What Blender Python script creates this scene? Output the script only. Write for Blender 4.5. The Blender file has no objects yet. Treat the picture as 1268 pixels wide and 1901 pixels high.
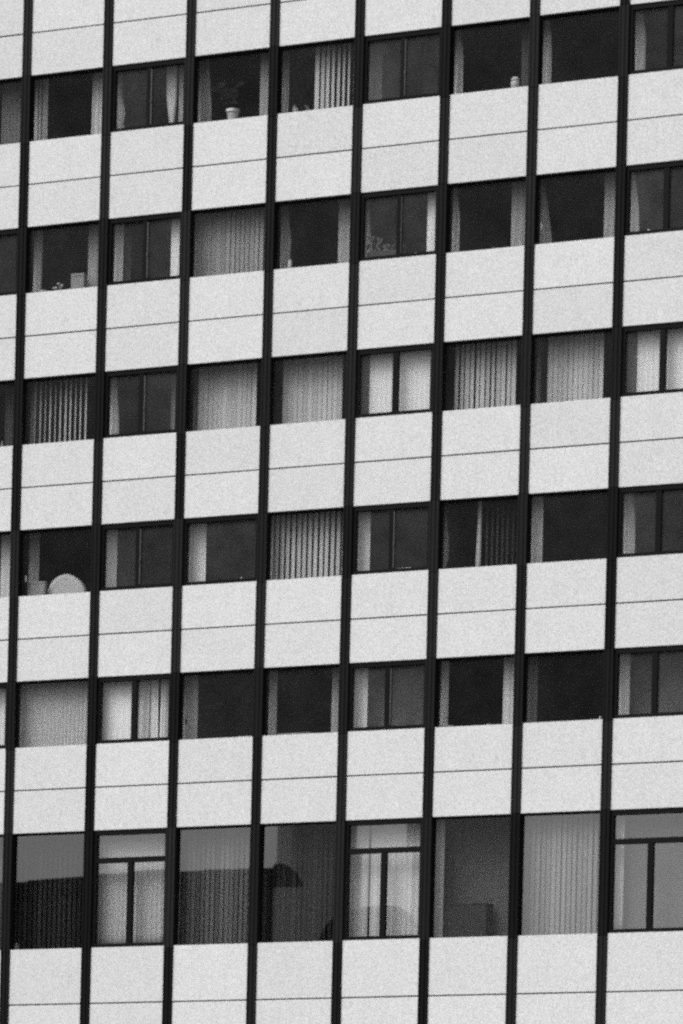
import bpy, math, random
from mathutils import Vector, Matrix
rnd = random.Random(7)
R = math.radians
sc = bpy.context.scene

# ------------------------------------------------------------------ camera
GZ = 28.8                                   # height of the datum line (foot of the first spandrel) above ground
cam_d = bpy.data.cameras.new('camera')
cam = bpy.data.objects.new('camera', cam_d)
sc.collection.objects.link(cam)
CAM = Vector((53.796 + 2.0443, -93.041, -27.093 + GZ))
yaw, roll = R(25.929), R(1.386)
fwd = Vector((-math.sin(yaw), math.cos(yaw), 0))
rt0 = Vector((math.cos(yaw), math.sin(yaw), 0)); up0 = Vector((0, 0, 1))
rt = rt0 * math.cos(roll) + up0 * math.sin(roll)
up = -rt0 * math.sin(roll) + up0 * math.cos(roll)
m = Matrix((rt, up, -fwd)).transposed().to_4x4(); m.translation = CAM
cam.matrix_world = m
cam_d.sensor_width = 36.0
cam_d.sensor_fit = 'AUTO'
cam_d.lens = 9000 / 1901 * 36.0
cam_d.shift_y = 1762.1 / 1901
cam_d.clip_start = 1.0
cam_d.clip_end = 3000
sc.camera = cam

# ------------------------------------------------------------------ sky, sun, exposure
SUN_EL, SUN_AZ = R(52), R(200)              # azimuth measured clockwise from +Y: in front of the facade, a little left
w = bpy.data.worlds.new('World'); sc.world = w; w.use_nodes = True
nt = w.node_tree; nt.nodes.clear()
sky = nt.nodes.new('ShaderNodeTexSky'); sky.sky_type = 'NISHITA'; sky.sun_disc = False
sky.sun_elevation = SUN_EL; sky.sun_rotation = SUN_AZ
sky.dust_density = 6.0; sky.air_density = 1.6; sky.ozone_density = 1.0
bw = nt.nodes.new('ShaderNodeRGBToBW')      # the photograph is black and white: a grey overcast sky
bg = nt.nodes.new('ShaderNodeBackground'); bg.inputs['Strength'].default_value = 0.10
wo = nt.nodes.new('ShaderNodeOutputWorld')
nt.links.new(sky.outputs[0], bw.inputs[0]); nt.links.new(bw.outputs[0], bg.inputs[0]); nt.links.new(bg.outputs[0], wo.inputs[0])
sd = bpy.data.lights.new('sun', 'SUN'); sd.energy = 0.6; sd.angle = R(35); sd.color = (1, 1, 1)
sun = bpy.data.objects.new('sun', sd); sc.collection.objects.link(sun)
sdir = Vector((math.sin(SUN_AZ) * math.cos(SUN_EL), math.cos(SUN_AZ) * math.cos(SUN_EL), math.sin(SUN_EL)))
sun.rotation_euler = (-sdir).to_track_quat('-Z', 'Y').to_euler()
sun.location = (0, -60, 80)
sc.view_settings.view_transform = 'Standard'; sc.view_settings.look = 'None'
sc.view_settings.exposure = 0.62; sc.view_settings.gamma = 1.0; sc.view_settings.use_curve_mapping = False
sc.render.engine = 'CYCLES'
cy = sc.cycles
cy.use_denoising = False                    # the photograph is grainy film
cy.use_adaptive_sampling = False
cy.max_bounces = 6; cy.diffuse_bounces = 3; cy.glossy_bounces = 2; cy.transparent_max_bounces = 12
cy.sample_clamp_indirect = 1.0; cy.filter_width = 2.5
cy.caustics_reflective = False; cy.caustics_refractive = False

# ------------------------------------------------------------------ materials (all greys: the film has no colour)
def new_mat(name):
    mt = bpy.data.materials.new(name); mt.use_nodes = True
    t = mt.node_tree; t.nodes.clear()
    out = t.nodes.new('ShaderNodeOutputMaterial')
    return mt, t, out
def N(t, typ, **kw):
    n = t.nodes.new(typ)
    for k, v in kw.items():
        if k in n.inputs.keys(): n.inputs[k].default_value = v
        else: setattr(n, k, v)
    return n
def math_node(t, op, a, b=None, c=None):
    n = t.nodes.new('ShaderNodeMath'); n.operation = op
    for i, v in enumerate((a, b, c)):
        if v is None: continue
        if isinstance(v, (int, float)): n.inputs[i].default_value = v
        else: t.links.new(v, n.inputs[i])
    return n.outputs[0]
def grey_mat(name, val, rough=0.7, grain=0.0, grain_scale=40.0, stretch=(1, 1, 1), vary=0.0, blotch=0.0, spec=0.3, coord='Object', bump=0.0, trans=0.0, stain=False):
    """matt grey material: grain = small mottling, blotch = broad soiling, vary = tone differences between objects"""
    mt, t, out = new_mat(name)
    tc = t.nodes.new('ShaderNodeTexCoord'); oi = t.nodes.new('ShaderNodeObjectInfo')
    off = t.nodes.new('ShaderNodeVectorMath'); off.operation = 'ADD'
    sh = t.nodes.new('ShaderNodeCombineXYZ')
    r100 = math_node(t, 'MULTIPLY', oi.outputs['Random'], 91.0)
    for i in range(3): t.links.new(r100, sh.inputs[i])
    mp = t.nodes.new('ShaderNodeMapping'); mp.inputs['Scale'].default_value = stretch
    if stretch == (1, 1, 1): mp.inputs['Rotation'].default_value = (0.65, 0.41, 0.9)     # oblique cut through the noise: even grain on every face
    t.links.new(tc.outputs[coord], mp.inputs['Vector'])
    t.links.new(mp.outputs[0], off.inputs[0]); t.links.new(sh.outputs[0], off.inputs[1])
    v = None
    def mul(a, b):
        return b if a is None else math_node(t, 'MULTIPLY', a, b)
    if grain:
        n = N(t, 'ShaderNodeTexNoise', Scale=grain_scale, Detail=3.0, Roughness=0.75)
        t.links.new(off.outputs[0], n.inputs['Vector'])
        a = math_node(t, 'SUBTRACT', n.outputs['Fac'], 0.5)
        v = mul(v, math_node(t, 'MULTIPLY_ADD', a, grain * 2.0, 1.0))
    if blotch:
        n = N(t, 'ShaderNodeTexNoise', Scale=1.6, Detail=4.0, Roughness=0.6)
        t.links.new(off.outputs[0], n.inputs['Vector'])
        a = math_node(t, 'SUBTRACT', n.outputs['Fac'], 0.5)
        v = mul(v, math_node(t, 'MULTIPLY_ADD', a, blotch * 2.0, 1.0))
    if stain:
        # sparse smudges, and faint vertical rain streaks
        n2 = N(t, 'ShaderNodeTexNoise', Scale=4.5, Detail=5.0, Roughness=0.7)
        t.links.new(off.outputs[0], n2.inputs['Vector'])
        mr = N(t, 'ShaderNodeMapRange'); mr.inputs['From Min'].default_value = 0.63; mr.inputs['From Max'].default_value = 0.80
        mr.inputs['To Min'].default_value = 1.0; mr.inputs['To Max'].default_value = 0.72
        t.links.new(n2.outputs['Fac'], mr.inputs['Value']); v = mul(v, mr.outputs[0])
        m2 = N(t, 'ShaderNodeMapping'); m2.inputs['Scale'].default_value = (7.0, 7.0, 0.5)
        o2 = t.nodes.new('ShaderNodeVectorMath'); o2.operation = 'ADD'; t.links.new(tc.outputs[coord], o2.inputs[0]); t.links.new(sh.outputs[0], o2.inputs[1])
        t.links.new(o2.outputs[0], m2.inputs['Vector'])
        n3 = N(t, 'ShaderNodeTexNoise', Scale=1.0, Detail=3.0, Roughness=0.6)
        t.links.new(m2.outputs[0], n3.inputs['Vector'])
        v = mul(v, math_node(t, 'MULTIPLY_ADD', math_node(t, 'SUBTRACT', n3.outputs['Fac'], 0.5), 0.09, 1.0))
    if vary:
        a = math_node(t, 'SUBTRACT', oi.outputs['Random'], 0.5)
        v = mul(v, math_node(t, 'MULTIPLY_ADD', a, vary * 2.0, 1.0))
    col = math_node(t, 'MULTIPLY', v, val) if v is not None else None
    p = t.nodes.new('ShaderNodeBsdfPrincipled')
    p.inputs['Roughness'].default_value = rough
    p.inputs['Specular IOR Level'].default_value = spec
    if col is not None: t.links.new(col, p.inputs['Base Color'])
    else: p.inputs['Base Color'].default_value = (val, val, val, 1)
    if bump and grain:
        b = N(t, 'ShaderNodeBump', Strength=bump, Distance=0.01)
        t.links.new(n.outputs['Fac'], b.inputs['Height']); t.links.new(b.outputs[0], p.inputs['Normal'])
    if trans:
        tr = t.nodes.new('ShaderNodeBsdfTransparent'); mx = t.nodes.new('ShaderNodeMixShader'); mx.inputs[0].default_value = trans
        t.links.new(p.outputs[0], mx.inputs[1]); t.links.new(tr.outputs[0], mx.inputs[2]); t.links.new(mx.outputs[0], out.inputs[0])
    else:
        t.links.new(p.outputs[0], out.inputs[0])
    return mt
def glass_mat(name, trans, r0, dust_veil=0.0, haze=0.012):
    """thin pane: tinted straight-through transmission plus a Schlick reflection; the pane has two faces, so sqrt per face"""
    mt, t, out = new_mat(name)
    tr = t.nodes.new('ShaderNodeBsdfTransparent'); q = math.sqrt(trans); tr.inputs[0].default_value = (q, q, q, 1)
    gl = t.nodes.new('ShaderNodeBsdfGlossy'); gl.inputs['Roughness'].default_value = haze
    lw = t.nodes.new('ShaderNodeLayerWeight'); lw.inputs['Blend'].default_value = 0.5
    p5 = math_node(t, 'POWER', lw.outputs['Facing'], 5.0)
    fac = math_node(t, 'MULTIPLY_ADD', p5, (1 - r0) * min(1.0, r0 / 0.03), r0)
    mx = t.nodes.new('ShaderNodeMixShader')
    t.links.new(fac, mx.inputs[0]); t.links.new(tr.outputs[0], mx.inputs[1]); t.links.new(gl.outputs[0], mx.inputs[2])
    if dust_veil:                                     # dirt film that also paints in the faint veil of reflected sky
        df = t.nodes.new('ShaderNodeBsdfDiffuse'); df.inputs[0].default_value = (.7, .7, .7, 1)
        m2 = t.nodes.new('ShaderNodeMixShader')
        tc = t.nodes.new('ShaderNodeTexCoord'); oi = t.nodes.new('ShaderNodeObjectInfo')
        ad = t.nodes.new('ShaderNodeVectorMath'); ad.operation = 'ADD'
        t.links.new(tc.outputs['Object'], ad.inputs[0]); t.links.new(math_node(t, 'MULTIPLY', oi.outputs['Random'], 57.0), ad.inputs[1])
        n1 = N(t, 'ShaderNodeTexNoise', Scale=2.0, Detail=4.0); t.links.new(ad.outputs[0], n1.inputs['Vector'])
        n2 = N(t, 'ShaderNodeTexNoise', Scale=30.0, Detail=3.0, Roughness=0.75); t.links.new(ad.outputs[0], n2.inputs['Vector'])
        k = math_node(t, 'MULTIPLY', math_node(t, 'MULTIPLY_ADD', n1.outputs['Fac'], 1.2, 0.4), math_node(t, 'MULTIPLY_ADD', n2.outputs['Fac'], 2.6, -0.3))
        k = math_node(t, 'MULTIPLY', k, math_node(t, 'MULTIPLY_ADD', oi.outputs['Random'], 0.6, 0.7))
        t.links.new(math_node(t, 'MULTIPLY', k, dust_veil), m2.inputs[0])
        t.links.new(mx.outputs[0], m2.inputs[1]); t.links.new(df.outputs[0], m2.inputs[2]); mx = m2
    t.links.new(mx.outputs[0], out.inputs[0])
    return mt
M = {}
M['panel'] = grey_mat('panel_enamel', 0.70, rough=0.6, grain=1.05, grain_scale=40, vary=0.035, blotch=0.05, stain=True)
M['mullion'] = grey_mat('mullion_paint', 0.008, spec=0.12, rough=0.6, grain=0.35, grain_scale=12, stretch=(8, 8, 0.4), vary=0.3)
M['strip'] = grey_mat('cover_strip_paint', 0.0092, spec=0.14, rough=0.6, grain=0.45, grain_scale=14, stretch=(3, 3, 0.7), vary=0.85)
M['frame'] = grey_mat('frame_paint', 0.006, spec=0.1, rough=0.6, grain=0.3, grain_scale=20, vary=0.25)
M['gasket'] = grey_mat('gasket_rubber', 0.005, spec=0.08, rough=0.8, grain=0.2, grain_scale=20)
M['alu'] = grey_mat('aluminium_highlight', 0.12, rough=0.4, grain=0.4, grain_scale=14, vary=0.3)
M['metal'] = grey_mat('bright_metal', 0.7, rough=0.35, grain=0.1)
M['backing'] = grey_mat('backing_concrete', 0.03, rough=0.9, grain=0.3, grain_scale=10)
M['inner_wall'] = grey_mat('inner_wall_paint', 0.13, rough=0.8, grain=0.2, grain_scale=6, blotch=0.15)
M['ceiling'] = grey_mat('ceiling_tile', 0.25, rough=0.9, grain=0.2, grain_scale=6)
M['carpet'] = grey_mat('carpet', 0.05, rough=0.95, grain=0.3, grain_scale=20)
def cloth(name, v, grain=0.46): return grey_mat(name, v, rough=0.95, grain=grain, grain_scale=20, stretch=(1.2, 1.2, 0.8), vary=0.06, spec=0.05)
M['cloth_white'] = cloth('white_cotton', 0.86, 0.22)
M['cloth_light'] = cloth('light_curtain', 0.78)
M['cloth_soft'] = cloth('soft_grey_curtain', 0.62)
M['cloth_mid'] = cloth('grey_curtain', 0.46)
M['cloth_dim'] = cloth('dim_curtain', 0.20)
M['cloth_dark'] = cloth('dark_curtain', 0.10)
M['slat'] = grey_mat('blind_fabric', 0.68, rough=0.9, grain=0.3, grain_scale=26, vary=0.12, spec=0.05)
M['slat_mid'] = grey_mat('grey_blind_fabric', 0.40, rough=0.9, grain=0.3, grain_scale=26, vary=0.14, spec=0.05)
M['slat_deep'] = grey_mat('deep_grey_blind_fabric', 0.115, rough=0.9, grain=0.3, grain_scale=26, vary=0.4, spec=0.05)
M['slat_soft'] = grey_mat('soft_blind_fabric', 0.50, rough=0.9, grain=0.3, grain_scale=26, vary=0.16, spec=0.05)
M['slat_grey'] = grey_mat('charcoal_blind_fabric', 0.21, rough=0.9, grain=0.3, grain_scale=26, vary=0.3, spec=0.05)
M['slat_black'] = grey_mat('black_blind_fabric', 0.048, rough=0.9, grain=0.3, grain_scale=26, vary=0.3, spec=0.05)
M['slat_dark'] = grey_mat('dark_blind_fabric', 0.16, rough=0.9, grain=0.3, grain_scale=26, vary=0.2, spec=0.05)
M['glass_fixed'] = glass_mat('tinted_glass', 0.80, 0.0012, 0.011, 0.35)
M['glass_sash'] = glass_mat('clear_glass', 0.93, 0.002, 0.025, 0.35)
M['glass_low'] = glass_mat('plate_glass', 0.76, 0.098)
M['glass_low_sash'] = glass_mat('plate_glass_clear', 0.88, 0.105)
M['china'] = grey_mat('white_china', 0.62, rough=0.35, grain=0.1)
M['paper'] = grey_mat('paper', 0.75, rough=0.9, grain=0.15)
M['card'] = grey_mat('cardboard', 0.34, rough=0.9, grain=0.3, grain_scale=30)
M['leaf'] = grey_mat('leaf', 0.022, spec=0.1, rough=0.7, grain=0.4, grain_scale=30, vary=0.3)
M['leaf_pale'] = grey_mat('pale_leaf', 0.40, rough=0.6, grain=0.3, grain_scale=30, vary=0.3)
M['leaf_mid'] = grey_mat('grey_leaf', 0.12, rough=0.7, grain=0.4, grain_scale=30, vary=0.5, spec=.1)
M['petal'] = grey_mat('petal', 0.75, rough=0.8, grain=0.2)
M['soil'] = grey_mat('soil', 0.03, rough=1.0, grain=0.4)
M['upholstery'] = grey_mat('pale_upholstery', 0.66, rough=0.95, grain=0.3, grain_scale=28)
M['black'] = grey_mat('black_steel', 0.03, rough=0.5, grain=0.2)
M['wood'] = grey_mat('dark_wood', 0.05, rough=0.5, grain=0.5, grain_scale=8, stretch=(1, 1, 8))
M['asphalt'] = grey_mat('asphalt', 0.12, rough=0.95, grain=0.4, grain_scale=3, blotch=0.2, coord='Object')
M['paving'] = grey_mat('paving', 0.38, rough=0.95, grain=0.3, grain_scale=2, blotch=0.2)
M['dark_brick'] = grey_mat('dark_brick', 0.05, rough=0.9, grain=0.4, grain_scale=4, blotch=0.2)
M['roof_felt'] = grey_mat('roof_felt', 0.02, rough=0.95, grain=0.4, grain_scale=3)
M['render'] = grey_mat('pale_render', 0.75, rough=0.9, grain=0.2, grain_scale=3, blotch=0.1)
M['white_tile'] = grey_mat('white_tile', 0.88, rough=0.6, grain=0.1, grain_scale=2, blotch=0.08)
M['dark_glass'] = grey_mat('far_dark_glass', 0.03, rough=0.15, spec=0.5)

# ------------------------------------------------------------------ mesh helpers
class MB:
    def __init__(s): s.v = []; s.f = []
    def box(s, x0, x1, y0, y1, z0, z1):
        b = len(s.v)
        s.v += [(x0, y0, z0), (x1, y0, z0), (x1, y1, z0), (x0, y1, z0), (x0, y0, z1), (x1, y0, z1), (x1, y1, z1), (x0, y1, z1)]
        s.f += [tuple(b + i for i in q) for q in ((0, 3, 2, 1), (4, 5, 6, 7), (0, 1, 5, 4), (1, 2, 6, 5), (2, 3, 7, 6), (3, 0, 4, 7))]
        return s
    def cbox(s, x0, x1, y0, y1, z0, z1, c):
        """box whose four front edges (towards -Y) are chamfered by c"""
        b = len(s.v)
        s.v += [(x0, y0 + c, z0), (x1, y0 + c, z0), (x1, y0 + c, z1), (x0, y0 + c, z1),
                (x0 + c, y0, z0 + c), (x1 - c, y0, z0 + c), (x1 - c, y0, z1 - c), (x0 + c, y0, z1 - c),
                (x0, y1, z0), (x1, y1, z0), (x1, y1, z1), (x0, y1, z1)]
        q = [(4, 5, 6, 7), (0, 1, 5, 4), (1, 2, 6, 5), (2, 3, 7, 6), (3, 0, 4, 7), (8, 9, 1, 0), (9, 10, 2, 1), (10, 11, 3, 2), (11, 8, 0, 3), (11, 10, 9, 8)]
        s.f += [tuple(b + i for i in f) for f in q]
        return s
    def lathe(s, prof, n=16, cx=0, cy=0):
        b = len(s.v)
        for r, z in prof:
            for k in range(n):
                a = 2 * math.pi * k / n
                s.v.append((cx + r * math.cos(a), cy + r * math.sin(a), z))
        for i in range(len(prof) - 1):
            for k in range(n):
                k2 = (k + 1) % n
                s.f.append((b + i * n + k, b + i * n + k2, b + (i + 1) * n + k2, b + (i + 1) * n + k))
        s.f.append(tuple(b + k for k in reversed(range(n))))
        s.f.append(tuple(b + (len(prof) - 1) * n + k for k in range(n)))
        return s
    def tube(s, pts, r, n=6):
        b = len(s.v)
        for i, p in enumerate(pts):
            p = Vector(p)
            d = (Vector(pts[min(i + 1, len(pts) - 1)]) - Vector(pts[max(i - 1, 0)])).normalized()
            u = d.orthogonal().normalized(); v = d.cross(u)
            for k in range(n):
                a = 2 * math.pi * k / n
                s.v.append(tuple(p + (u * math.cos(a) + v * math.sin(a)) * r))
        for i in range(len(pts) - 1):
            for k in range(n):
                k2 = (k + 1) % n
                s.f.append((b + i * n + k, b + i * n + k2, b + (i + 1) * n + k2, b + (i + 1) * n + k))
        s.f.append(tuple(b + k for k in reversed(range(n)))); s.f.append(tuple(b + (len(pts) - 1) * n + k for k in range(n)))
        return s
    def mesh(s, name):
        me = bpy.data.meshes.new(name); me.from_pydata(s.v, [], s.f); me.update(); return me
    def build(s, name, mat, parent=None, loc=(0, 0, 0), rot=(0, 0, 0), smooth=False):
        return put(s.mesh(name), name, mat, parent, loc, rot, smooth)
def put(me, name, mat, parent=None, loc=(0, 0, 0), rot=(0, 0, 0), smooth=False):
    if mat is not None and not me.materials: me.materials.append(mat)
    if smooth:
        for p in me.polygons: p.use_smooth = True
    o = bpy.data.objects.new(name, me); sc.collection.objects.link(o)
    o.location = loc; o.rotation_euler = rot
    if parent is not None: o.parent = parent
    return o
def tag(o, label, cat, group=None, kind=None):
    if label: o['label'] = label
    if cat: o['category'] = cat
    if group: o['group'] = group
    if kind: o['kind'] = kind
    return o
def empty(name, loc, label, cat, group=None):
    o = bpy.data.objects.new(name, None); sc.collection.objects.link(o)
    o.location = loc; o.empty_display_size = 0.2
    return tag(o, label, cat, group)

# ------------------------------------------------------------------ the facade grid
P, W = 2.0443, 0.2201                       # bay pitch, mullion width
PX0, PX1 = W / 2, P - W / 2                 # panel edges inside a bay
STOREY = 3.35
SILL = {'Z': 1.900 + 3.35}                  # sill (window foot) and head heights above the datum
HEAD = {}
for i, r_ in enumerate('ABCDE'):
    SILL[r_] = 1.896 - STOREY * i if i == 0 else 1.890 - STOREY * i
    HEAD[r_] = 3.358 - STOREY * i
SILL['F'] = -15.974; HEAD['F'] = -13.405
SILL['Z'] = SILL['A'] + STOREY; HEAD['Z'] = HEAD['A'] + STOREY
SILL['G'] = -20.9; HEAD['G'] = -18.42       # storey below the picture
ROWS = 'ZABCDEFG'
for k in list(SILL): SILL[k] += GZ; HEAD[k] += GZ
ROW_NAME = dict(A='the top row', B='the second row', C='the third row', D='the fourth row', E='the fifth row', F='the tall bottom row')
C_LO, C_HI = -3, 11                          # bays built (the photo shows 0..8)
TOP = HEAD['Z'] + 1.9
def is_sash(c, r):
    if c in (2, 5, 8): return True
    if (c, r) in ((0, 'B'), (0, 'E'), (3, 'D')): return True
    return False

# ground and the building itself -------------------------------------------------
g = MB().box(-1500, 1500, -1500, 1500, -0.5, 0).build('ground', M['asphalt']); tag(g, 'flat dark asphalt ground around the office tower', None, None, 'structure')
pv = MB().box(-30, 60, -14, 24, -0.3, 0.12).build('pavement', M['paving']); tag(pv, 'pale paved forecourt at the foot of the tower', None, None, 'structure')

X_L, X_R = C_LO * P, (C_HI + 1) * P
tower = MB()
tower.box(X_L, X_R, 0.41, 9.0, 0.12, 5.0)                     # recessed base
tower.box(X_L, X_R, 8.8, 9.0, 5.0, TOP)                        # rear wall
tower.box(X_L - 0.25, X_L - 0.0, 0.0, 9.0, 5.0, TOP)           # end walls
tower.box(X_R + 0.0, X_R + 0.25, 0.0, 9.0, 5.0, TOP)
tower = tower.build('office_tower', M['backing'])
tag(tower, 'office tower facade of pale panels, dark mullions and ribbon windows', 'building')
MB().box(X_L - 0.25, X_R + 0.25, 0.0, 9.0, TOP, TOP + 0.4).build('roof', M['roof_felt'], tower)

# floor slabs with dropped ceilings, backing walls behind the spandrels, partitions, room rear walls
rows = list(ROWS)
for i, r_ in enumerate(rows):
    top_of_spandrel = SILL[r_]
    below = rows[i + 1] if i + 1 < len(rows) else None
    foot = HEAD[below] if below else 5.0
    MB().box(X_L, X_R, 0.056, 0.38, foot + 0.002, top_of_spandrel - 0.004).build('backing_wall', M['backing'], tower)
    MB().box(X_L, X_R, 0.382, 0.44, top_of_spandrel - 0.05, top_of_spandrel - 0.012).build('inner_sill', M['inner_wall'], tower)
    MB().box(X_L, X_R, 0.75, 8.78, foot + 0.22, foot + 0.28).build('ceiling', M['ceiling'], tower)
    MB().box(X_L, X_R, 0.385, 0.745, foot + 0.30, foot + 0.42).build('ceiling_edge', M['ceiling'], tower)
    MB().box(X_L, X_R, 0.385, 8.78, foot + 0.45, top_of_spandrel - 0.86).build('floor_slab', M['carpet'], tower)
    hd = HEAD[r_]
    MB().box(X_L, X_R, 5.2, 5.3, top_of_spandrel - 0.85, hd + 0.21).build('room_wall', M['inner_wall'], tower)
    for c in range(C_LO + 1, C_HI + 1):
        if (c + (ord(r_) % 2)) % 2 == 0:
            MB().box(c * P - 0.05, c * P + 0.05, 0.62, 5.19, top_of_spandrel - 0.85, hd + 0.21).build('partition_wall', M['inner_wall'], tower)

# spandrel panels: each its own piece
def panel_mesh(h):
    return MB().cbox(PX0 + 0.004, PX1 - 0.004, 0.0, 0.05, 0.0, h, 0.004).mesh('panel')
J = 0.030
for i, r_ in enumerate(rows):
    top = SILL[r_]
    below = rows[i + 1] if i + 1 < len(rows) else None
    foot = HEAD[below] if below else 16.6 - 12.0
    if r_ == 'F': joint = top - 1.223
    elif r_ == 'G': joint = top - 1.2
    else: joint = top - 0.948
    mu = panel_mesh(top - joint - J / 2); ml = panel_mesh(joint - J / 2 - foot)
    for c in range(C_LO, C_HI + 1):
        for me, z in ((mu, joint + J / 2), (ml, foot)):
            jz = rnd.uniform(-0.003, 0.003); 
            o = put(me, 'panel', M['panel'], tower, (c * P + rnd.uniform(-0.003, 0.003), rnd.uniform(-0.002, 0.002), z), (R(rnd.uniform(-0.25, 0.25)), R(rnd.uniform(-0.06, 0.06)), R(rnd.uniform(-0.2, 0.2))))

# the band above the uppermost windows
MB().box(X_L, X_R, 0.056, 0.38, HEAD['Z'] + 0.002, TOP - 0.002).build('backing_wall', M['backing'], tower)
mu = panel_mesh(0.93)
for c in range(C_LO, C_HI + 1):
    for z in (HEAD['Z'], HEAD['Z'] + 0.96):
        put(mu, 'panel', M['panel'], tower, (c * P, rnd.uniform(-0.002, 0.002), z), (R(rnd.uniform(-0.25, 0.25)), 0, R(rnd.uniform(-0.2, 0.2))))

# mullions: a base bar the full height, cover strips spliced at each storey
for c in range(C_LO, C_HI + 2):
    mb = MB().box(-W / 2 + 0.012, W / 2 - 0.012, -0.012, 0.054, 4.6, TOP).box(-0.085, 0.085, 0.058, 0.20, 4.6, TOP)
    mu = mb.build('mullion', M['mullion'], tower, (c * P, 0, 0))
    for i, r_ in enumerate(rows):
        # one strip beside the window, one beside the spandrel below it
        below = rows[i + 1] if i + 1 < len(rows) else None
        foot = HEAD[below] if below else 4.7
        for z0, z1 in ((SILL[r_] - 0.05, HEAD[r_]), (foot + 0.006, SILL[r_] - 0.056)):
            s_ = MB()
            a = W / 2
            s_.cbox(-a, -a + 0.040, -0.040, 0.03, z0, z1, 0.006)
            s_.cbox(-0.026, 0.026, -0.046, -0.012, z0, z1, 0.006)
            s_.cbox(a - 0.040, a, -0.040, 0.03, z0, z1, 0.006)
            s_.box(-a + 0.03, a - 0.03, -0.022, -0.0125, z0 + 0.001, z1 - 0.001)
            s_.build('cover_strip', M['strip'], mu, (rnd.uniform(-0.004, 0.004), rnd.uniform(-0.003, 0.003), 0), (0, 0, 0))

# windows: frame mesh > pane, glazing bar, handle
GY = 0.095                                   # depth of the glass behind the panel face
HANDLES = {(6, 'B'), (7, 'B'), (1, 'D'), (3, 'E')}
BAR_LIGHT = {(2, 'A'): 1, (5, 'A'): .5, (2, 'B'): 1, (5, 'B'): .5, (2, 'C'): 1, (2, 'D'): 1, (5, 'D'): 0.6, (5, 'E'): .5}
def pane(x0, x1, z0, z1, mat, parent, tilt=0.05):
    cx_, cz_ = (x0 + x1) / 2, (z0 + z1) / 2
    a, b = (x1 - x0) / 2, (z1 - z0) / 2
    return MB().box(-a, a, -0.004, 0.004, -b, b).build('pane', mat, parent, (cx_, GY, cz_), (R(rnd.uniform(-tilt, tilt)), 0, R(rnd.uniform(-tilt, tilt))))
for r_ in rows:
    z0, z1 = SILL[r_], HEAD[r_]
    low = r_ in 'FG'
    for c in range(C_LO, C_HI + 1):
        x0, x1 = PX0 - 0.010, PX1 + 0.010
        f = MB()
        if not is_sash(c, r_):
            f.box(x0, x1, 0.050, 0.16, z1 - 0.045, z1 - 0.001)
            f.box(x0, x0 + 0.032, 0.052, 0.16, z0, z1 - 0.046)
            f.box(x1 - 0.030, x1, 0.052, 0.16, z0, z1 - 0.046)
            f.box(x0 + 0.033, x1 - 0.031, 0.07, 0.16, z0, z0 + 0.012)
            fr = f.build('window', M['gasket'], tower, (c * P, 0, 0))
            pane(x0 + 0.025, x1 - 0.024, z0 + 0.005, z1 - 0.03, M['glass_low'] if low else M['glass_fixed'], fr, 0.012 if low else 0.18)
            if (c, r_) in HANDLES:
                hh = MB().box(-0.012, 0.012, -0.03, 0.0, -0.07, 0.07).box(-0.02, 0.02, -0.012, 0.0, -0.03, 0.03)
                hh.build('handle', M['metal'] if r_ != 'E' else M['black'], fr, (x0 + 0.085, 0.16 + 0.04, z0 + 0.42))
        else:
            T, B_, S = 0.105, 0.082, 0.075
            f.box(x0, x1, 0.030, 0.16, z1 - T, z1 - 0.001)
            f.box(x0, x1, 0.030, 0.16, z0, z0 + B_)
            f.box(x0, x0 + S, 0.032, 0.16, z0 + B_ + 0.001, z1 - T - 0.001)
            f.box(x1 - S, x1, 0.032, 0.16, z0 + B_ + 0.001, z1 - T - 0.001)
            fr = f.build('window', M['frame'], tower, (c * P, 0, 0))
            mat = M['glass_low_sash'] if low else M['glass_sash']
            if (c, r_) == (3, 'D'):
                pane(x0 + S - 0.01, x1 - S + 0.01, z0 + B_ - 0.01, z1 - T + 0.01, M['glass_sash'], fr)
                continue
            xb = (x0 + x1) / 2 - 0.015
            ztop = z1 - T
            if low:
                zt = z1 - 0.66
                MB().box(x0 + S + 0.001, x1 - S - 0.001, 0.040, 0.158, zt - 0.055, zt + 0.055).build('transom', M['frame'], fr)
                pane(x0 + S - 0.01, x1 - S + 0.01, zt + 0.05, z1 - T + 0.01, mat, fr)
                ztop = zt - 0.055
            hb = 0.062 if (r_ in 'CEF' or c == 8) else 0.048
            bar = MB().box(xb - hb, xb + hb, 0.044, 0.158, z0 + B_ + 0.001, ztop - 0.001).build('glazing_bar', M['frame'], fr)
            k = BAR_LIGHT.get((c, r_), 0)
            if k:
                MB().box(xb + hb + 0.001, xb + hb + 0.008 + 0.014 * k, 0.05, 0.085, z0 + B_ + 0.02, ztop - 0.05).build('highlight_strip', M['alu'], fr)  # pale metal strip built in as the bar's highlight, wider where brighter
                MB().box(xb + hb + 0.002, xb + hb + 0.022, 0.035, 0.065, z0 + 0.57, z0 + 0.64).build('handle', M['alu'], fr)
            pane(x0 + S - 0.01, xb - hb + 0.012, z0 + B_ - 0.01, ztop + 0.01, mat, fr)
            pane(xb + hb - 0.012, x1 - S + 0.01, z0 + B_ - 0.01, ztop + 0.01, mat, fr)

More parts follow.
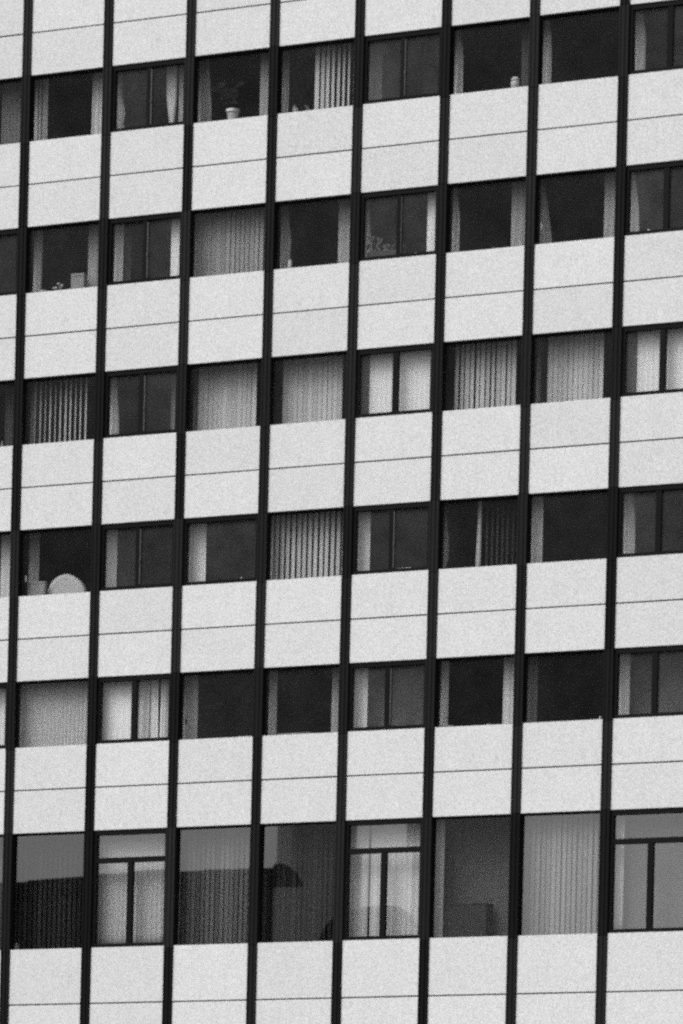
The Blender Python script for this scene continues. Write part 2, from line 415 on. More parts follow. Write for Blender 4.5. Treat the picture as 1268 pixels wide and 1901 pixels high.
# ------------------------------------------------------------------ behind the glass
# photographs are measured on the glass (u across, v up the opening); at() carries such a point back to depth y along the line of sight
def at(c, r_, u, v, y):
    z0, z1 = SILL[r_], HEAD[r_]
    gx = c * P + PX0 + u * (PX1 - PX0); gz = z0 + v * (z1 - z0)
    k = (y - 0.0) / (0.0 - CAM.y)
    return gx + (gx - CAM.x) * k, gz + (gz - CAM.z) * k
WIN = {0: 'cut-off window at left edge', 8: 'cut-off window at right edge'}
for i, n in enumerate(('first', 'second', 'third', 'fourth', 'fifth', 'sixth', 'seventh')): WIN[i + 1] = n + ' full window'
GROUP_C, GROUP_B = 'curtains hanging behind the windows', 'vertical blinds hanging behind the windows'
def curtain(c, r_, u0, u1, mat, look, y=0.52, pleat=0.085, amp=0.022, shape=None, seed=0, bottom=-0.25, v1=1.12):
    """cloth sheet with vertical folds and real thickness; shape = [(v, u0, u1), ...] for tied or tapering curtains"""
    rg = random.Random(c * 131 + ord(r_) * 17 + seed + int(u0 * 100))
    if y < .41: bottom = 0.004
    xa, _ = at(c, r_, u0, 0, y); xb, _ = at(c, r_, u1, 0, y)
    H = HEAD[r_] - SILL[r_]
    zb, zt = SILL[r_] + bottom, SILL[r_] + H * v1 + 0.1
    wdt = xb - xa
    n = max(10, int(wdt / pleat * 8))
    zs = [zb + (zt - zb) * k / 10 for k in range(11)]
    ph = rg.uniform(0, 6)
    w1 = [rg.uniform(0.6, 1.4) for _ in range(60)]
    # irregular pleats: accumulate phase
    phs = [ph]; 
    for i in range(n): phs.append(phs[-1] + 2 * math.pi * wdt / n / pleat * (0.75 + 0.5 * math.sin(i * 0.37 + ph) ** 2 * w1[i % 60]))
    def lim(z):
        if not shape: return u0, u1
        v = (z - SILL[r_]) / H
        for (va, a0, a1), (vb, b0, b1) in zip(shape, shape[1:]):
            if v <= vb or (vb, b0, b1) == shape[-1]:
                t = max(0, min(1, (v - va) / (vb - va)))
                return a0 + (b0 - a0) * t, a1 + (b1 - a1) * t
        return u0, u1
    vs = []; fs = []
    for side in (0, 1):
        for z in zs:
            l0, l1 = lim(z)
            X0, _ = at(c, r_, l0, 0, y); X1, _ = at(c, r_, l1, 0, y)
            for i in range(n + 1):
                s_ = i / n
                yy = y + amp * math.sin(phs[i] + 0.25 * math.sin(z * 2.1 + i * .2)) + 0.3 * amp * math.sin(phs[i] * 2.3 + 1)
                vs.append((X0 + (X1 - X0) * s_ - xa, yy + side * 0.004 - y, z - zb))
    m_ = n + 1; L = len(zs) * m_
    for k in range(len(zs) - 1):
        for i in range(n):
            a = k * m_ + i
            fs.append((a, a + 1, a + m_ + 1, a + m_)); fs.append((L + a, L + a + m_, L + a + m_ + 1, L + a + 1))
    for i in range(n):
        fs.append((i, L + i, L + i + 1, i + 1)); a = (len(zs) - 1) * m_ + i; fs.append((a, a + 1, L + a + 1, L + a))
    for k in range(len(zs) - 1):
        a = k * m_; fs.append((a, a + m_, L + a + m_, L + a)); a = k * m_ + n; fs.append((a, L + a, L + a + m_, a + m_))
    me = bpy.data.meshes.new('curtain'); me.from_pydata(vs, [], fs); me.update()
    o = put(me, 'curtain', M[mat], None, (xa, y, zb), (0, 0, 0), True)
    return tag(o, f'{look} in {WIN[c]} of {ROW_NAME[r_]}', 'curtain', GROUP_C)

def blind(c, r_, u0, u1, look, y=0.46, pitch=0.127, width=0.127, ang=30, mat='slat', fade=None, jitter=3.0, v0=-0.02, seed=0):
    rg = random.Random(c * 77 + ord(r_) + seed)
    xa, _ = at(c, r_, u0, 0, y); xb, _ = at(c, r_, u1, 0, y)
    H = HEAD[r_] - SILL[r_]
    zt = HEAD[r_] + 0.12; zb = SILL[r_] + v0 * H - 0.03
    root = empty('vertical_blind', ((xa + xb) / 2, y, zt), f'{look} in {WIN[c]} of {ROW_NAME[r_]}', 'blind', GROUP_B)
    hw = (xb - xa) / 2
    MB().box(-hw - 0.02, hw + 0.02, -0.025, 0.025, 0.0, 0.05).build('headrail', M['cloth_dim'], root)
    n = max(1, round((xb - xa) / pitch))
    mb = MB(); a = width / 2; ht = zt - zb
    # slightly cupped slat
    prof = [(-a, 0.006), (-a * .4, 0.0), (a * .4, 0.0), (a, 0.006)]
    b = []
    for t_ in (0, 0.0016):
        for x_, y_ in prof: b.append((x_, y_ + t_))
    for z in (-ht, -0.005):
        mb.v += [(x_, y_, z) for x_, y_ in b]
    for i in range(3):
        mb.f += [(i, i + 1, 8 + i + 1, 8 + i), (4 + i + 1, 4 + i, 12 + i, 12 + i + 1), (i + 1, i, 4 + i, 4 + i + 1), (8 + i, 8 + i + 1, 12 + i + 1, 12 + i)]
    mb.f += [(0, 8, 12, 4), (3, 7, 15, 11)]
    me = mb.mesh('slat')
    for k in range(n):
        x = -hw + (k + 0.5) * 2 * hw / n
        an = ang(k / max(1, n - 1)) if callable(ang) else ang
        put(me, 'slat', M[mat], root, (x + rg.uniform(-.006, .006), 0, 0), (0, 0, R(an + rg.uniform(-jitter, jitter))))
    return root

B_, L_ = 'cloth_white', 'cloth_light'
# --- top row
curtain(0, 'A', .72, 1.0, 'cloth_dim', 'dim grey curtain', amp=.012)
curtain(1, 'A', .03, .24, 'cloth_light', 'pale curtain with bright streak at left', y=.62, pleat=.12)
curtain(1, 'A', .855, 1.02, 'cloth_light', 'double folded grey curtain at right', pleat=.11, amp=.035)
curtain(2, 'A', .06, .18, 'cloth_light', 'ragged draped curtain at left', y=.58, pleat=.06, shape=[(0, .07, .24), (.25, .07, .17), (.42, .07, .21), (.6, .065, .15), (1, .06, .14)])
curtain(2, 'A', .75, .88, 'cloth_light', 'bright curtain tapering to a point', y=.5, pleat=.07, shape=[(0, .83, .85), (.2, .80, .86), (.5, .765, .88), (1, .75, .88)], amp=.03)
curtain(2, 'A', .915, .99, 'cloth_mid', 'narrow dull curtain at far right', y=.5, pleat=.07)
curtain(3, 'A', .02, .26, 'cloth_mid', 'soft grey curtain behind dark leaves', y=.60, pleat=.10, shape=[(0, .02, .25), (.4, .02, .24), (1, .02, .2)])
curtain(3, 'A', .88, 1.02, 'cloth_mid', 'plain grey curtain at right', pleat=.16, amp=.01)
curtain(4, 'A', .02, .15, 'cloth_mid', 'narrow dim curtain at left', y=.60, pleat=.08)
blind(4, 'A', .48, 1.03, 'half-drawn vertical blind with bright open slats', ang=lambda t: -14 - 38 * t, width=.115)
curtain(5, 'A', .06, .24, 'cloth_dim', 'faint grey curtain at left', y=.56, pleat=.15, amp=.012)
curtain(6, 'A', .03, .17, 'cloth_light', 'round-shouldered pale curtain at left', y=.62, pleat=.14, amp=.03, shape=[(0, .02, .17), (.7, .03, .165), (1, .03, .13)])
curtain(6, 'A', .90, 1.02, 'cloth_dark', 'very dark curtain at right', pleat=.15, amp=.01)
curtain(7, 'A', .02, .16, 'cloth_light', 'grey curtain at left', y=.60, pleat=.13, amp=.02, shape=[(0, .01, .16), (.75, .02, .155), (1.1, .03, .12)])
curtain(8, 'A', .07, .20, 'cloth_light', 'short pale curtain at left', y=.62, pleat=.12, shape=[(0, .08, .20), (.7, .075, .20), (1.1, .07, .15)])
# --- second row
curtain(1, 'B', .10, .21, 'cloth_light', 'pale curtain behind ornaments at left', y=.62, pleat=.09)
curtain(1, 'B', .855, 1.02, 'cloth_mid', 'grey curtain beside the box at right', pleat=.2, amp=.012)
curtain(2, 'B', .09, .215, 'cloth_white', 'fading grey curtain at left', y=.54, pleat=.14, amp=.012)
curtain(2, 'B', .215, .32, 'cloth_dark', 'dark net edge beside the fading curtain', y=.66, pleat=.12, amp=.012)
curtain(2, 'B', .86, 1.0, 'cloth_light', 'bright plain curtain at right', y=.36, pleat=.2, amp=.008)
blind(3, 'B', .02, 1.04, 'closed grey vertical blind filling the pane', ang=lambda t: -4 - 9 * (t > .45), width=.127, pitch=.117, mat='slat_mid', jitter=4)
curtain(4, 'B', .08, .22, 'cloth_mid', 'grey curtain with torn-looking edge at left', y=.6, pleat=.09, shape=[(0, .08, .235), (.35, .08, .21), (.55, .08, .225), (.75, .08, .19), (1.1, .085, .17)])
curtain(4, 'B', .84, 1.03, 'cloth_mid', 'wide plain grey curtain at right', pleat=.18, amp=.010)
curtain(5, 'B', .06, .17, 'cloth_mid', 'slim curtain behind the planter at left', y=.58, pleat=.09, shape=[(0, .06, .10), (.2, .06, .18), (.5, .07, .15), (1, .07, .12)])
curtain(5, 'B', .87, 1.0, 'cloth_light', 'bright curtain at right', y=.36, pleat=.2, amp=.008)
curtain(6, 'B', .07, .17, 'cloth_light', 'slim bright curtain at left', y=.6, pleat=.12, shape=[(0, .07, .17), (.6, .07, .17), (1, .08, .13)])
curtain(6, 'B', .82, 1.03, 'cloth_mid', 'broad mid-grey curtain at right', pleat=.13, amp=.014)
curtain(7, 'B', .07, .22, 'cloth_mid', 'curtain swept into a triangle at left', y=.62, pleat=.08, amp=.03, shape=[(0, .07, .24), (.35, .07, .20), (1.1, .08, .10)])
curtain(7, 'B', .86, 1.03, 'cloth_mid', 'straight grey curtain at right', pleat=.15, amp=.012)
curtain(8, 'B', .06, .18, 'cloth_light', 'tapering bright curtain at left', y=.58, pleat=.12, shape=[(0, .06, .19), (.5, .065, .17), (1.1, .07, .10)])
# --- third row
curtain(0, 'C', .88, 1.02, 'cloth_dark', 'very dark curtain', pleat=.08)
blind(1, 'C', .13, .90, 'open vertical blind of thin pale slats', ang=-44, width=.105, pitch=.125, jitter=7)
curtain(2, 'C', .08, .21, 'cloth_light', 'bright tapering curtain at left', y=.60, pleat=.12, amp=.014, shape=[(0, .08, .215), (.4, .08, .205), (1.1, .09, .15)])
curtain(2, 'C', .92, .97, 'cloth_dim', 'dim sliver of curtain at right', pleat=.08)
blind(3, 'C', .155, .93, 'closed pale vertical blind with side gaps', ang=-6, width=.124, pitch=.120, jitter=3.5, y=.52)
blind(4, 'C', .16, .94, 'closed pale even vertical blind', ang=-6, width=.124, pitch=.118, jitter=4, y=.52)
curtain(5, 'C', .05, .17, 'cloth_dim', 'shaded end of curtain at left', pleat=.09, amp=.012, y=.42)  # end of the white curtain, its shade put into dimmer cloth
curtain(5, 'C', .175, .955, 'cloth_white', 'bright white drawn curtain', pleat=.12, amp=.008, y=.34)
blind(6, 'C', .14, .93, 'pale vertical blind with uneven dark gaps', ang=lambda t: -12 - 20 * (math.sin(t * 11 + 1) ** 4), width=.120, pitch=.122, jitter=9, y=.52)
blind(7, 'C', .20, .90, 'closed vertical blind with faint stripes', ang=-10, width=.126, pitch=.122, jitter=3, y=.52)
curtain(8, 'C', .075, .19, 'cloth_dim', 'shaded end of curtain at left', pleat=.09, amp=.012, y=.42)  # same curtain as the white one, shade given by a dimmer cloth
curtain(8, 'C', .195, 1.0, 'cloth_white', 'bright white drawn curtain', pleat=.12, amp=.008, y=.34)
# --- fourth row
curtain(0, 'D', .86, 1.02, 'cloth_light', 'bright straight curtain', pleat=.15, amp=.012)
curtain(1, 'D', .14, .28, 'cloth_mid', 'fading curtain above the box at left', y=.66, pleat=.12, amp=.015)
curtain(2, 'D', .09, .225, 'cloth_light', 'pale curtain at left', y=.48, pleat=.14, amp=.012)
curtain(3, 'D', .08, .315, 'cloth_white', 'bright curtain in the single-pane frame', y=.44, pleat=.075, amp=.022)
blind(4, 'D', .02, 1.04, 'fully drawn vertical blind with strong stripes', ang=-24, width=.122, pitch=.131, jitter=2)
curtain(5, 'D', .07, .235, 'cloth_white', 'very bright curtain at left', y=.42, pleat=.12, amp=.010)
curtain(6, 'D', .06, .14, 'cloth_mid', 'slim curtain pinched at top and bottom', y=.56, pleat=.06, shape=[(0, .06, .08), (.2, .06, .13), (.5, .06, .135), (.9, .07, .09), (1, .07, .08)])
curtain(6, 'D', .475, .53, 'cloth_light', 'bright narrow curtain in the middle', y=.50, pleat=.06, shape=[(0, .475, .495), (.1, .475, .53), (1.1, .50, .535)])
blind(6, 'D', .57, 1.03, 'half-drawn dark vertical blind', ang=-42, width=.11, pitch=.125, mat='slat_black')
curtain(7, 'D', .02, .19, 'cloth_light', 'bright flat curtain at left', y=.46, pleat=.13, amp=.010)
curtain(8, 'D', .08, .22, 'cloth_light', 'slim bright curtain at left', y=.60, pleat=.14, amp=.014, shape=[(0, .08, .22), (.6, .08, .215), (1.1, .08, .17)])
# --- fifth row
curtain(0, 'E', .30, .985, 'cloth_white', 'bright white curtain', pleat=.12, amp=.01, y=.36)
curtain(1, 'E', .03, 1.04, 'cloth_soft', 'fully drawn smooth curtain', pleat=.10, amp=.012, y=.43)
curtain(2, 'E', .055, .53, 'cloth_white', 'smooth white curtain in left pane', pleat=.16, amp=.007, y=.34)
curtain(2, 'E', .54, .725, 'cloth_white', 'widest white curtain of right pane', pleat=.12, amp=.03, y=.43)
curtain(2, 'E', .745, .845, 'cloth_white', 'middle narrow white curtain of right pane', pleat=.09, amp=.03, y=.43, shape=[(0, .745, .85), (1.1, .74, .84)])
curtain(2, 'E', .865, .93, 'cloth_white', 'narrowest white curtain near right frame', pleat=.08, amp=.03, y=.43)
curtain(2, 'E', .94, .99, 'cloth_light', 'last sliver of white curtain', pleat=.08, amp=.03, y=.44)
curtain(3, 'E', .02, .25, 'cloth_mid', 'dim flat curtain at left', y=.52, pleat=.15, amp=.010)
curtain(4, 'E', .075, .185, 'cloth_mid', 'dim slim curtain at left', y=.56, pleat=.14, amp=.012)
curtain(4, 'E', .90, 1.03, 'cloth_mid', 'dim curtain at right', pleat=.14, amp=.012)
curtain(5, 'E', .055, .25, 'cloth_white', 'bright curtain at left', y=.40, pleat=.12, amp=.010)
curtain(5, 'E', .25, .97, 'cloth_dark', 'dark net curtain behind the bright one', y=.75, pleat=.12, amp=.012)
curtain(6, 'E', .07, .165, 'cloth_light', 'slim pale curtain at left', y=.56, pleat=.12, amp=.012)
curtain(6, 'E', .865, 1.03, 'cloth_light', 'pale curtain at right', pleat=.14, amp=.012)
curtain(7, 'E', .02, .175, 'cloth_dim', 'dark grey curtain at left', y=.50, pleat=.14, amp=.012)
curtain(8, 'E', .07, .20, 'cloth_light', 'bright curtain at left', y=.58, pleat=.14, amp=.012)
curtain(8, 'E', .20, 1.0, 'cloth_dark', 'dark net curtain', y=.8, pleat=.12, amp=.012)
# --- tall bottom row
curtain(0, 'F', .1, 1.03, 'cloth_dim', 'dim grey drawn curtain', pleat=.08, amp=.012)
blind(1, 'F', .02, 1.04, 'fully drawn blackish vertical blind', ang=-20, width=.122, pitch=.124, mat='slat_black', y=.44)
curtain(2, 'F', .055, .98, 'cloth_light', 'bright drawn net curtain behind three panes', pleat=.12, amp=.014, y=.40)
blind(3, 'F', .02, 1.04, 'fully drawn charcoal vertical blind', ang=-16, width=.122, pitch=.120, mat='slat_grey', y=.44, jitter=5)
blind(4, 'F', .02, 1.04, 'uneven grey vertical blind', ang=lambda t: -4 - 16 * math.sin(t * 9) ** 2 - 10 * t, width=.120, pitch=.124, y=.46, jitter=9, mat='slat_black')
curtain(5, 'F', .055, .315, 'cloth_white', 'bright curtain left of dark gap', pleat=.14, amp=.022, y=.42)
curtain(5, 'F', .35, .98, 'cloth_white', 'bright curtain right of dark gap', pleat=.14, amp=.018, y=.42)
curtain(6, 'F', .02, .165, 'cloth_white', 'bright pale curtain at left', y=.43, pleat=.11, amp=.014)
curtain(6, 'F', .17, 1.03, 'cloth_dim', 'dark net curtain', y=.95, pleat=.2, amp=.012)
blind(7, 'F', .0, 1.04, 'fully drawn pale vertical blind', ang=lambda t: -6 - 13 * min(1, t * 2), width=.124, pitch=.118, y=.44, jitter=5, mat='slat_soft')
curtain(8, 'F', .065, .18, 'cloth_white', 'bright white curtain at left', y=.36, pleat=.14, amp=.008)
curtain(8, 'F', .17, 1.0, 'cloth_dim', 'plain grey net curtain', y=.62, pleat=.2, amp=.008)

# ------------------------------------------------------------------ things on the window sills
def sill(c, r_, u, y=0.28):
    x, _ = at(c, r_, u, 0, y); return (x, y, SILL[r_] - 0.004)
def leaf(mb, base, tip, wd):
    base, tip = Vector(base), Vector(tip); d = tip - base
    s_ = d.cross(Vector((0, 1, 0.2))).normalized() * wd
    midp = base + d * 0.5 + Vector((0, -0.01, 0.02)); k = len(mb.v); n = Vector((0, 0.003, 0))
    mb.v += [tuple(p) for p in (base, midp + s_, tip, midp - s_, midp + n * 2)]
    mb.f += [(k, k + 1, k + 2, k + 3), (k, k + 4, k + 1), (k + 1, k + 4, k + 2), (k + 2, k + 4, k + 3), (k + 3, k + 4, k)]
def plant(name, c, r_, u, label, pot_r, pot_h, pot_mat, leaf_mat, h, spread, n, lean=0.0, wd=0.03, seed=1, flower=False, y=0.28):
    rg = random.Random(seed)
    root = empty(name, sill(c, r_, u, y), label, 'potted plant')
    pm = MB().lathe([(pot_r * .72, 0), (pot_r * .95, pot_h * .8), (pot_r * 1.08, pot_h * .8), (pot_r * 1.1, pot_h), (pot_r * .95, pot_h), (pot_r * .9, pot_h * .93)], 16)
    pm.build('pot', M[pot_mat], root)
    MB().lathe([(pot_r * .9, pot_h * .85), (pot_r * .88, pot_h * .94)], 12).build('soil', M['soil'], root)
    st = MB(); lf = []; tips = []
    for k in range(max(3, n // 4)):
        a = rg.uniform(0, 2 * math.pi); q = rg.uniform(.5, 1)
        tip = (lean * q + math.cos(a) * spread * .5 * q, math.sin(a) * 0.05, pot_h + h * q)
        st.tube([(0, 0, pot_h * .9), (tip[0] * .3, tip[1] * .4, pot_h + h * q * .5), tip], 0.005); tips.append(tip)
    st.build('stem', M[leaf_mat], root)
    for k in range(n):
        t = tips[k % len(tips)]; q = rg.uniform(.35, 1)
        b = Vector((t[0] * q, t[1] * q, pot_h + (t[2] - pot_h) * q))
        a = rg.uniform(0, 2 * math.pi); L = rg.uniform(.6, 1.2) * spread * .45
        e = b + Vector((math.cos(a) * L, math.sin(a) * L * .35, rg.uniform(-.3, .7) * L))
        mb = MB(); leaf(mb, b, e, wd * rg.uniform(.7, 1.2)); mb.build('leaf', M[leaf_mat], root)
    if flower:
        for t in tips[:3]:
            mb = MB().lathe([(0.006, -0.02), (0.03, -0.005), (0.034, 0.01), (0.018, 0.028), (0.004, 0.03)], 8)
            mb.build('flower', M['petal'], root, t)
    return root
def box_thing(name, c, r_, u0, u1, h, d, mat, label, cat, y=0.27, lid=True, parts=True):
    x0, _ = at(c, r_, u0, 0, y - d / 2); x1, _ = at(c, r_, u1, 0, y - d / 2)
    root = empty(name, ((x0 + x1) / 2, y, SILL[r_] - 0.004), label, cat)
    a = (x1 - x0) / 2
    MB().cbox(-a, a, -d / 2, d / 2, 0, h * .86 if lid else h, 0.008).build('body', M[mat], root)
    if lid:
        MB().cbox(-a - .006, a + .006, -d / 2 - .006, d / 2 + .006, h * .862, h, 0.006).build('lid', M[mat], root)
    return root
def lathe_thing(name, c, r_, u, prof, mat, label, cat, cap=None, y=0.27):
    root = empty(name, sill(c, r_, u, y), label, cat)
    MB().lathe(prof, 16).build('body', M[mat], root, smooth=True)
    if cap: MB().lathe(cap[0], 14).build('cap', M[cap[1]], root, smooth=True)
    return root

plant('potted_plant', 3, 'A', .53, 'white plant pot with dark spreading leaves in third full window, top row', .145, .27, 'china', 'leaf', .60, .55, 46, lean=-.26, wd=.05, seed=3, y=.23)
plant('potted_plant', 4, 'A', .24, 'small white pot with a few pale leaves left of the half-drawn blind', .062, .16, 'china', 'leaf_pale', .07, .12, 6, wd=.012, seed=5)
plant('potted_plant', 4, 'A', .37, 'low trailing plant in dark pot just left of the half-drawn blind', .05, .06, 'black', 'leaf_pale', .12, .22, 7, wd=.012, seed=8)
lathe_thing('storage_jar', 6, 'A', .83, [(.07, 0), (.092, .01), (.096, .19), (.085, .21)], 'china', 'white round-topped jar on the sill in sixth full window, top row', 'jar', ([(.07, .21), (.092, .22), (.088, .265), (.055, .30), (.012, .312)], 'china'))
# second row
box_thing('cardboard_box', 1, 'B', .62, .80, .40, .14, 'card', 'upright grey cardboard box on the sill beside small flowers', 'box', y=.29)
plant('flower_pot', 1, 'B', .41, 'shorter of two little flower pots beside the grey cardboard box', .035, .05, 'china', 'leaf_pale', .10, .10, 6, wd=.012, seed=11, flower=True)
plant('flower_pot', 1, 'B', .475, 'taller single-stemmed flower pot nearest the grey cardboard box', .03, .04, 'black', 'leaf_pale', .17, .08, 7, wd=.016, seed=14, flower=True)
lathe_thing('low_bowl', 1, 'B', .25, [(.05, 0), (.06, .01), (.105, .07), (.11, .09), (.1, .088), (.05, .03)], 'china', 'low white bowl beside the pale curtain, left of two flower pots', 'bowl')
box_thing('book', 1, 'B', .05, .15, .05, .12, 'card', 'flat grey book lying at the far left of the flower pot sill', 'book', lid=False)
lathe_thing('candle', 4, 'B', .215, [(.042, 0), (.045, .02), (.042, .24), (.03, .25)], 'china', 'slim white candle in front of the torn-edged curtain', 'candle', ([(.004, .25), (.005, .28)], 'black'))
pb = box_thing('planter_box', 5, 'B', .10, .56, .235, .16, 'black', 'long dark planter box with pale drooping leaves on the sill', 'planter', y=.27, lid=False)
rg = random.Random(21)
for k in range(38):
    mb = MB(); a = rg.uniform(-.36, .36); z = .23
    t = (a + rg.uniform(-.10, .10), rg.uniform(-.06, .06), z + rg.uniform(.02, .40) * (1 if a < 0 else .45)); leaf(mb, (t[0] + rg.uniform(-.12, .12), 0, max(z, t[2] - .13)), t, .036); mb.build('leaf', M['leaf_mid'] if rg.random() < .6 else M['leaf'], pb)
lathe_thing('cup', 5, 'B', .74, [(.03, 0), (.038, .01), (.048, .13), (.046, .13), (.034, .02)], 'china', 'pale tapered cup standing between planter box and bright curtain', 'cup', y=.22)
lathe_thing('small_vase', 6, 'B', .60, [(.03, 0), (.045, .03), (.03, .06), (.014, .08), (.02, .10)], 'card', 'tiny grey vase on the sill in sixth full window, second row', 'vase')
lathe_thing('round_ornament', 8, 'B', .30, [(.03, 0), (.03, .02), (.012, .03), (.04, .06), (.05, .095), (.04, .13), (.012, .15)], 'china', 'small round white ornament beside tapering curtain at right edge', 'ornament', y=.2)
lathe_thing('bottle', 0, 'C', .84, [(.03, 0), (.032, .10), (.012, .14), (.012, .19)], 'card', 'small slim bottle on the sill at the left edge', 'bottle')
# fourth row: box, armchair back
box_thing('white_box', 1, 'D', .12, .36, .37, .10, 'card', 'grey box with pale lid left of the rounded chair back', 'box', y=.36)
ch = empty('armchair', (at(1, 'D', .66, 0, 0.6)[0], .60, SILL['D'] - .85), 'armchair with pale domed back showing above the sill', 'chair')
mb = MB(); ns = 22; prof = []
for k in range(ns + 1):
    t = k / ns; a = math.pi * (1 - t)
    x_ = .50 * math.cos(a) + 0.02; z_ = .78 + .64 * max(0, math.sin(a)) ** .72
    if t > .5: z_ -= 0.06 * math.sin((t - .5) * 2 * math.pi)
    prof.append((x_, z_))
prof = [(-.48, .45)] + prof + [(.52, .45)]
k0 = len(prof)
for y_, q in ((-.05, .97), (-.075, .90), (.06, .97)):
    mb.v += [(x_ * q, y_, .45 + (z_ - .45) * (q if y_ != .06 else .99)) for x_, z_ in prof]
mb.f += [tuple(range(k0, 2 * k0))[::-1]] if False else [tuple(k0 + i for i in range(k0))]
for i in range(k0):
    j = (i + 1) % k0
    mb.f += [(i, j, k0 + j, k0 + i), (j, i, 2 * k0 + i, 2 * k0 + j)]
mb.f.append(tuple(2 * k0 + i for i in reversed(range(k0))))
mb.build('backrest', M['upholstery'], ch)
MB().cbox(-.42, .42, .07, .60, .36, .48, .02).build('seat', M['upholstery'], ch)
for x_ in (-.36, .36):
    for y_ in (.12, .55):
        MB().lathe([(.018, 0), (.025, .355)], 8, x_, y_).build('leg', M['black'], ch)
lathe_thing('figurine', 3, 'D', .79, [(.02, 0), (.025, .03), (.015, .09), (.02, .13), (.008, .16)], 'card', 'slim grey figurine at right of the single-pane framed window', 'figurine', y=.2)
def papers(c, r_, u0, u1, n, label, y=.27, d=.12, mat='paper', hh=.014, z=0):
    x0, _ = at(c, r_, u0, 0, y); x1, _ = at(c, r_, u1, 0, y)
    root = empty('paper_stack', ((x0 + x1) / 2, y, SILL[r_] - 0.004 + z), label, 'papers'); a = (x1 - x0) / 2; rg = random.Random(c * 9 + ord(r_))
    for k in range(n):
        MB().box(-a, a, -d / 2, d / 2, k * hh + .0005, (k + 1) * hh).build('paper_bundle', M[mat], root, (rg.uniform(-.01, .01), rg.uniform(-.01, .01), 0), (0, 0, R(rg.uniform(-3, 3))))
papers(5, 'D', .60, .79, 9, 'flat stack of white papers behind the right pane, fourth row', y=.26)
papers(3, 'E', .80, 1.0, 4, 'low pale stack of papers at right of third full window', mat='card')
papers(4, 'E', .22, .66, 5, 'long low stack of papers on the fourth full window sill, fifth row', mat='card')
papers(6, 'E', .10, .26, 5, 'leftmost low stack of papers in sixth full window, fifth row', mat='card')
lathe_thing('small_bowl', 6, 'E', .52, [(.03, 0), (.05, .05), (.048, .05), (.02, .01)], 'card', 'small grey bowl in the middle of sixth full window, fifth row', 'bowl')
lathe_thing('small_cup', 6, 'E', .69, [(.03, 0), (.035, .07), (.032, .07), (.02, .01)], 'card', 'small grey cup right of the small bowl, fifth row', 'cup')
lathe_thing('small_bust', 7, 'E', .965, [(.03, 0), (.03, .02), (.015, .03), (.03, .06), (.028, .09), (.01, .105)], 'china', 'tiny white ornament at right end of seventh full window sill', 'ornament', y=.2)
box_thing('small_box', 1, 'F', .03, .10, .17, .10, 'china', 'small pale box at the bottom left of the dark blind', 'box', y=.26)
# cabinet in the tall row, standing on the floor behind the glass
x0, _ = at(6, 'F', .19, 0, .62); x1, _ = at(6, 'F', .75, 0, .62)
cab = empty('cabinet', ((x0 + x1) / 2, .62, SILL['F'] - .86), 'low dark cabinet behind sixth full window of the tall bottom row', 'cabinet'); a = (x1 - x0) / 2
MB().cbox(-a, a, -.12, .22, 0.05, 1.60, .008).build('body', M['wood'], cab)
MB().cbox(-a - .015, a + .015, -.135, .235, 1.602, 1.64, .006).build('top', M['wood'], cab)
for s_ in (-1, 1):
    MB().cbox(min(0.004 * s_, s_ * (a - .01)), max(0.004 * s_, s_ * (a - .01)), -.137, -.1205, .1, 1.58, .004).build('door', M['wood'], cab)
lathe_thing('glass_knob', 8, 'F', .72, [(.02, 0), (.03, .03), (.03, .06), (.012, .09)], 'china', 'tiny white ornament at the foot of the right-hand pane, bottom right', 'ornament', y=.2)

# ------------------------------------------------------------------ across the street: seen only as reflections in the lowest windows
def mirrored(px_x, z_at_glass, d):
    """where the line of sight, turned back by the glass at (px_x, z), meets distance d in front of the facade"""
    k = d / -CAM.y
    return px_x - (CAM.x - px_x) * k, z_at_glass + (z_at_glass - CAM.z) * k
D0 = 46.0
def fx(u, c): return c * P + PX0 + u * (PX1 - PX0)
def fz(v): return SILL['F'] + v * (HEAD['F'] - SILL['F'])
SKEW = -0.56                                 # these buildings stand askew to the street: their sides run at this slope
def prism(outline, y0, depth):
    """solid with the given front outline (x, z) and sides running back at SKEW"""
    mb = MB(); q = len(outline)
    mb.v = [(a_, y0, b_) for a_, b_ in outline] + [(a_ + SKEW * depth, y0 - depth, b_) for a_, b_ in outline]
    mb.f = [tuple(range(q)), tuple(q + i for i in reversed(range(q)))] + [(i, q + i, q + (i + 1) % q, (i + 1) % q) for i in range(q)]
    return mb
def pt(u, c, v, d): return mirrored(fx(u + 0.11, c), fz(v), d)     # the panes sit a little behind the face: shift along the facade
xl, zt = pt(-1.3, 0, .585, D0); xr, zr = pt(.17, 4, .632, D0)
blk = prism([(xl, 0), (xr, 0), (xr, zr - .6), (xl, zt - .6)], -D0, 14).build('flat_roofed_block', M['dark_brick'])
tag(blk, 'dark flat-roofed block mirrored in the tall bottom windows', 'building')
pr = [pt(u_, c_, v_, D0) for u_, c_, v_ in ((-1.3, 0, .585), (.06, 1, .590), (.10, 1, .60), (.5, 1, .612), (.98, 1, .622), (.99, 1, .632), (.5, 2, .630), (.52, 2, .638), (.9, 2, .636), (.93, 2, .628), (.25, 3, .630), (.27, 3, .636), (.7, 3, .633), (.17, 4, .632))]
pr = [(xl, zt - .599)] + pr + [(xr, zr - .599)]
prism(pr, -D0 + .1, 14.1).build('parapet', M['roof_felt'], blk)
for r0 in range(4):
    for k in range(5):
        wx = xl + (k + .5) * (xr - xl) / 5
        MB().box(wx - .7, wx + .7, -D0 + .001, -D0 + .05, 1.6 + r0 * 3.3, 3.2 + r0 * 3.3).build('window', M['dark_glass'], blk)
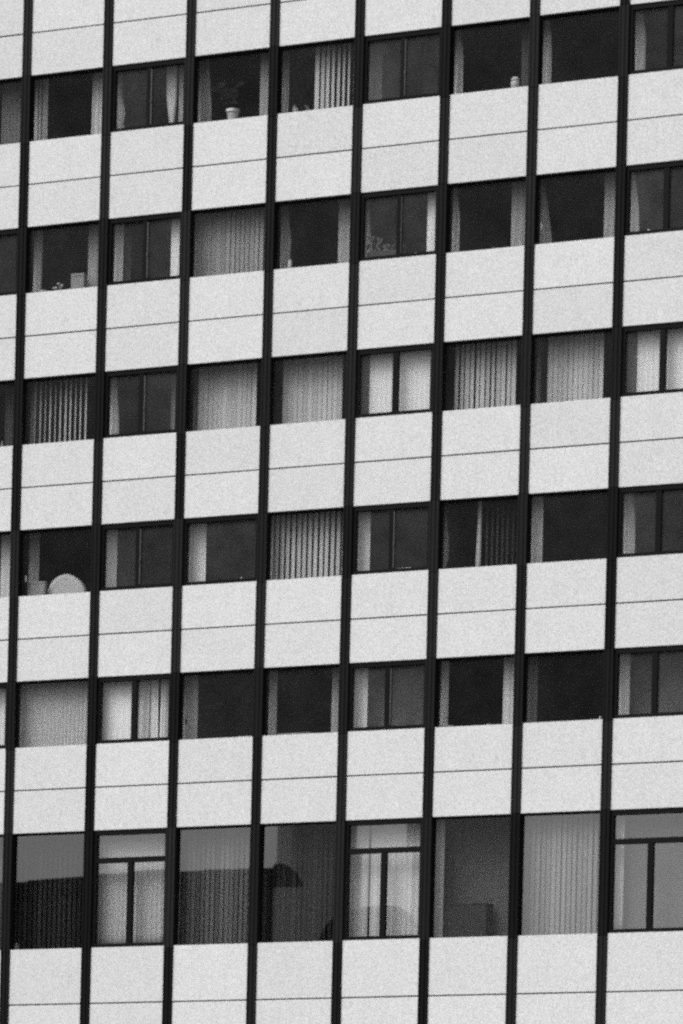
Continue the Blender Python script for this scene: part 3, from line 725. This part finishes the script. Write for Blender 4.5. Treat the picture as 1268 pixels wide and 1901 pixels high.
# pale stair tower with a rounded dark cap
x0, zc = pt(.18, 4, .45, D0); x1, _ = pt(.72, 4, .45, D0)
st = prism([(x0, 0), (x1, 0), (x1, zc), (x0, zc)], -D0 + .6, 5).build('stair_tower', M['white_tile']); tag(st, 'pale stair tower with dark rounded cap mirrored in the fourth tall window', 'building')
arc = [pt(.18, 4, .452, D0), pt(.18, 4, .640, D0), pt(.24, 4, .648, D0), pt(.32, 4, .640, D0), pt(.40, 4, .610, D0), pt(.47, 4, .570, D0), pt(.53, 4, .515, D0), pt(.57, 4, .452, D0)]
prism(arc, -D0 + .65, 5.1).build('roof_cap', M['roof_felt'], st)
# round-roofed hall
x0, _ = pt(.69, 4, 0, D0); x1, _ = pt(.95, 5, 0, D0)
arc = [(x0, 0)] + [pt(*q_, D0) for q_ in ((.69, 4, .02), (.70, 4, .07), (.75, 4, .13), (.82, 4, .18), (.90, 4, .225), (.98, 4, .26), (.06, 5, .275), (.2, 5, .285), (.4, 5, .29), (.5, 5, .285), (.6, 5, .26), (.7, 5, .215), (.78, 5, .16), (.86, 5, .10), (.93, 5, .04))] + [(x1, 0)]
arc = [arc[0]] + sorted(arc[1:-1]) + [arc[-1]]
hall = prism(arc, -D0, 9).build('round_roofed_hall', M['roof_felt']); tag(hall, 'dark round-roofed hall mirrored low in the fourth and fifth tall windows', 'building')
MB().box((x0 + x1) / 2 - .9, (x0 + x1) / 2 + .9, -D0 + .001, -D0 + .06, 0.1, 2.6).build('door', M['dark_brick'], hall)
# added tall pale slabs further back, dimming the sky mirrored in two windows
D1 = 75.0
def added_slab(u0, c0, u1, c1, top, label):
    x0, _ = pt(u0, c0, 0, D1); x1, _ = pt(u1, c1, 0, D1)
    slab = prism([(x0, 0), (x1, 0), (x1, top), (x0, top)], -D1, 12).build('added_slab_block', M['white_tile']); tag(slab, label, 'building')
    prism([(x0 - .1, top + .002), (x1 + .1, top + .002), (x1 + .1, top + .6), (x0 - .1, top + .6)], -D1 + .1, 12.2).build('parapet', M['roof_felt'], slab)
    me = MB().box(-.6, .6, -.05, -.001, 0, 1.5).mesh('window'); n = max(1, int((x1 - x0) / 2))
    for i_ in range(12):
        for k in range(n):
            put(me, 'window', M['dark_glass'], slab, (x0 + SKEW * 12 + (k + .5) * (x1 - x0) / n, -D1 - 12, 3 + i_ * 3.5))
added_slab(.30, 4, .06, 5, 46, 'added narrow tall pale block dimming the sky mirrored behind the stair tower')
added_slab(-.10, 6, 1.03, 6, 50, 'added wide tall pale block dimming the sky mirrored in the sixth tall window')
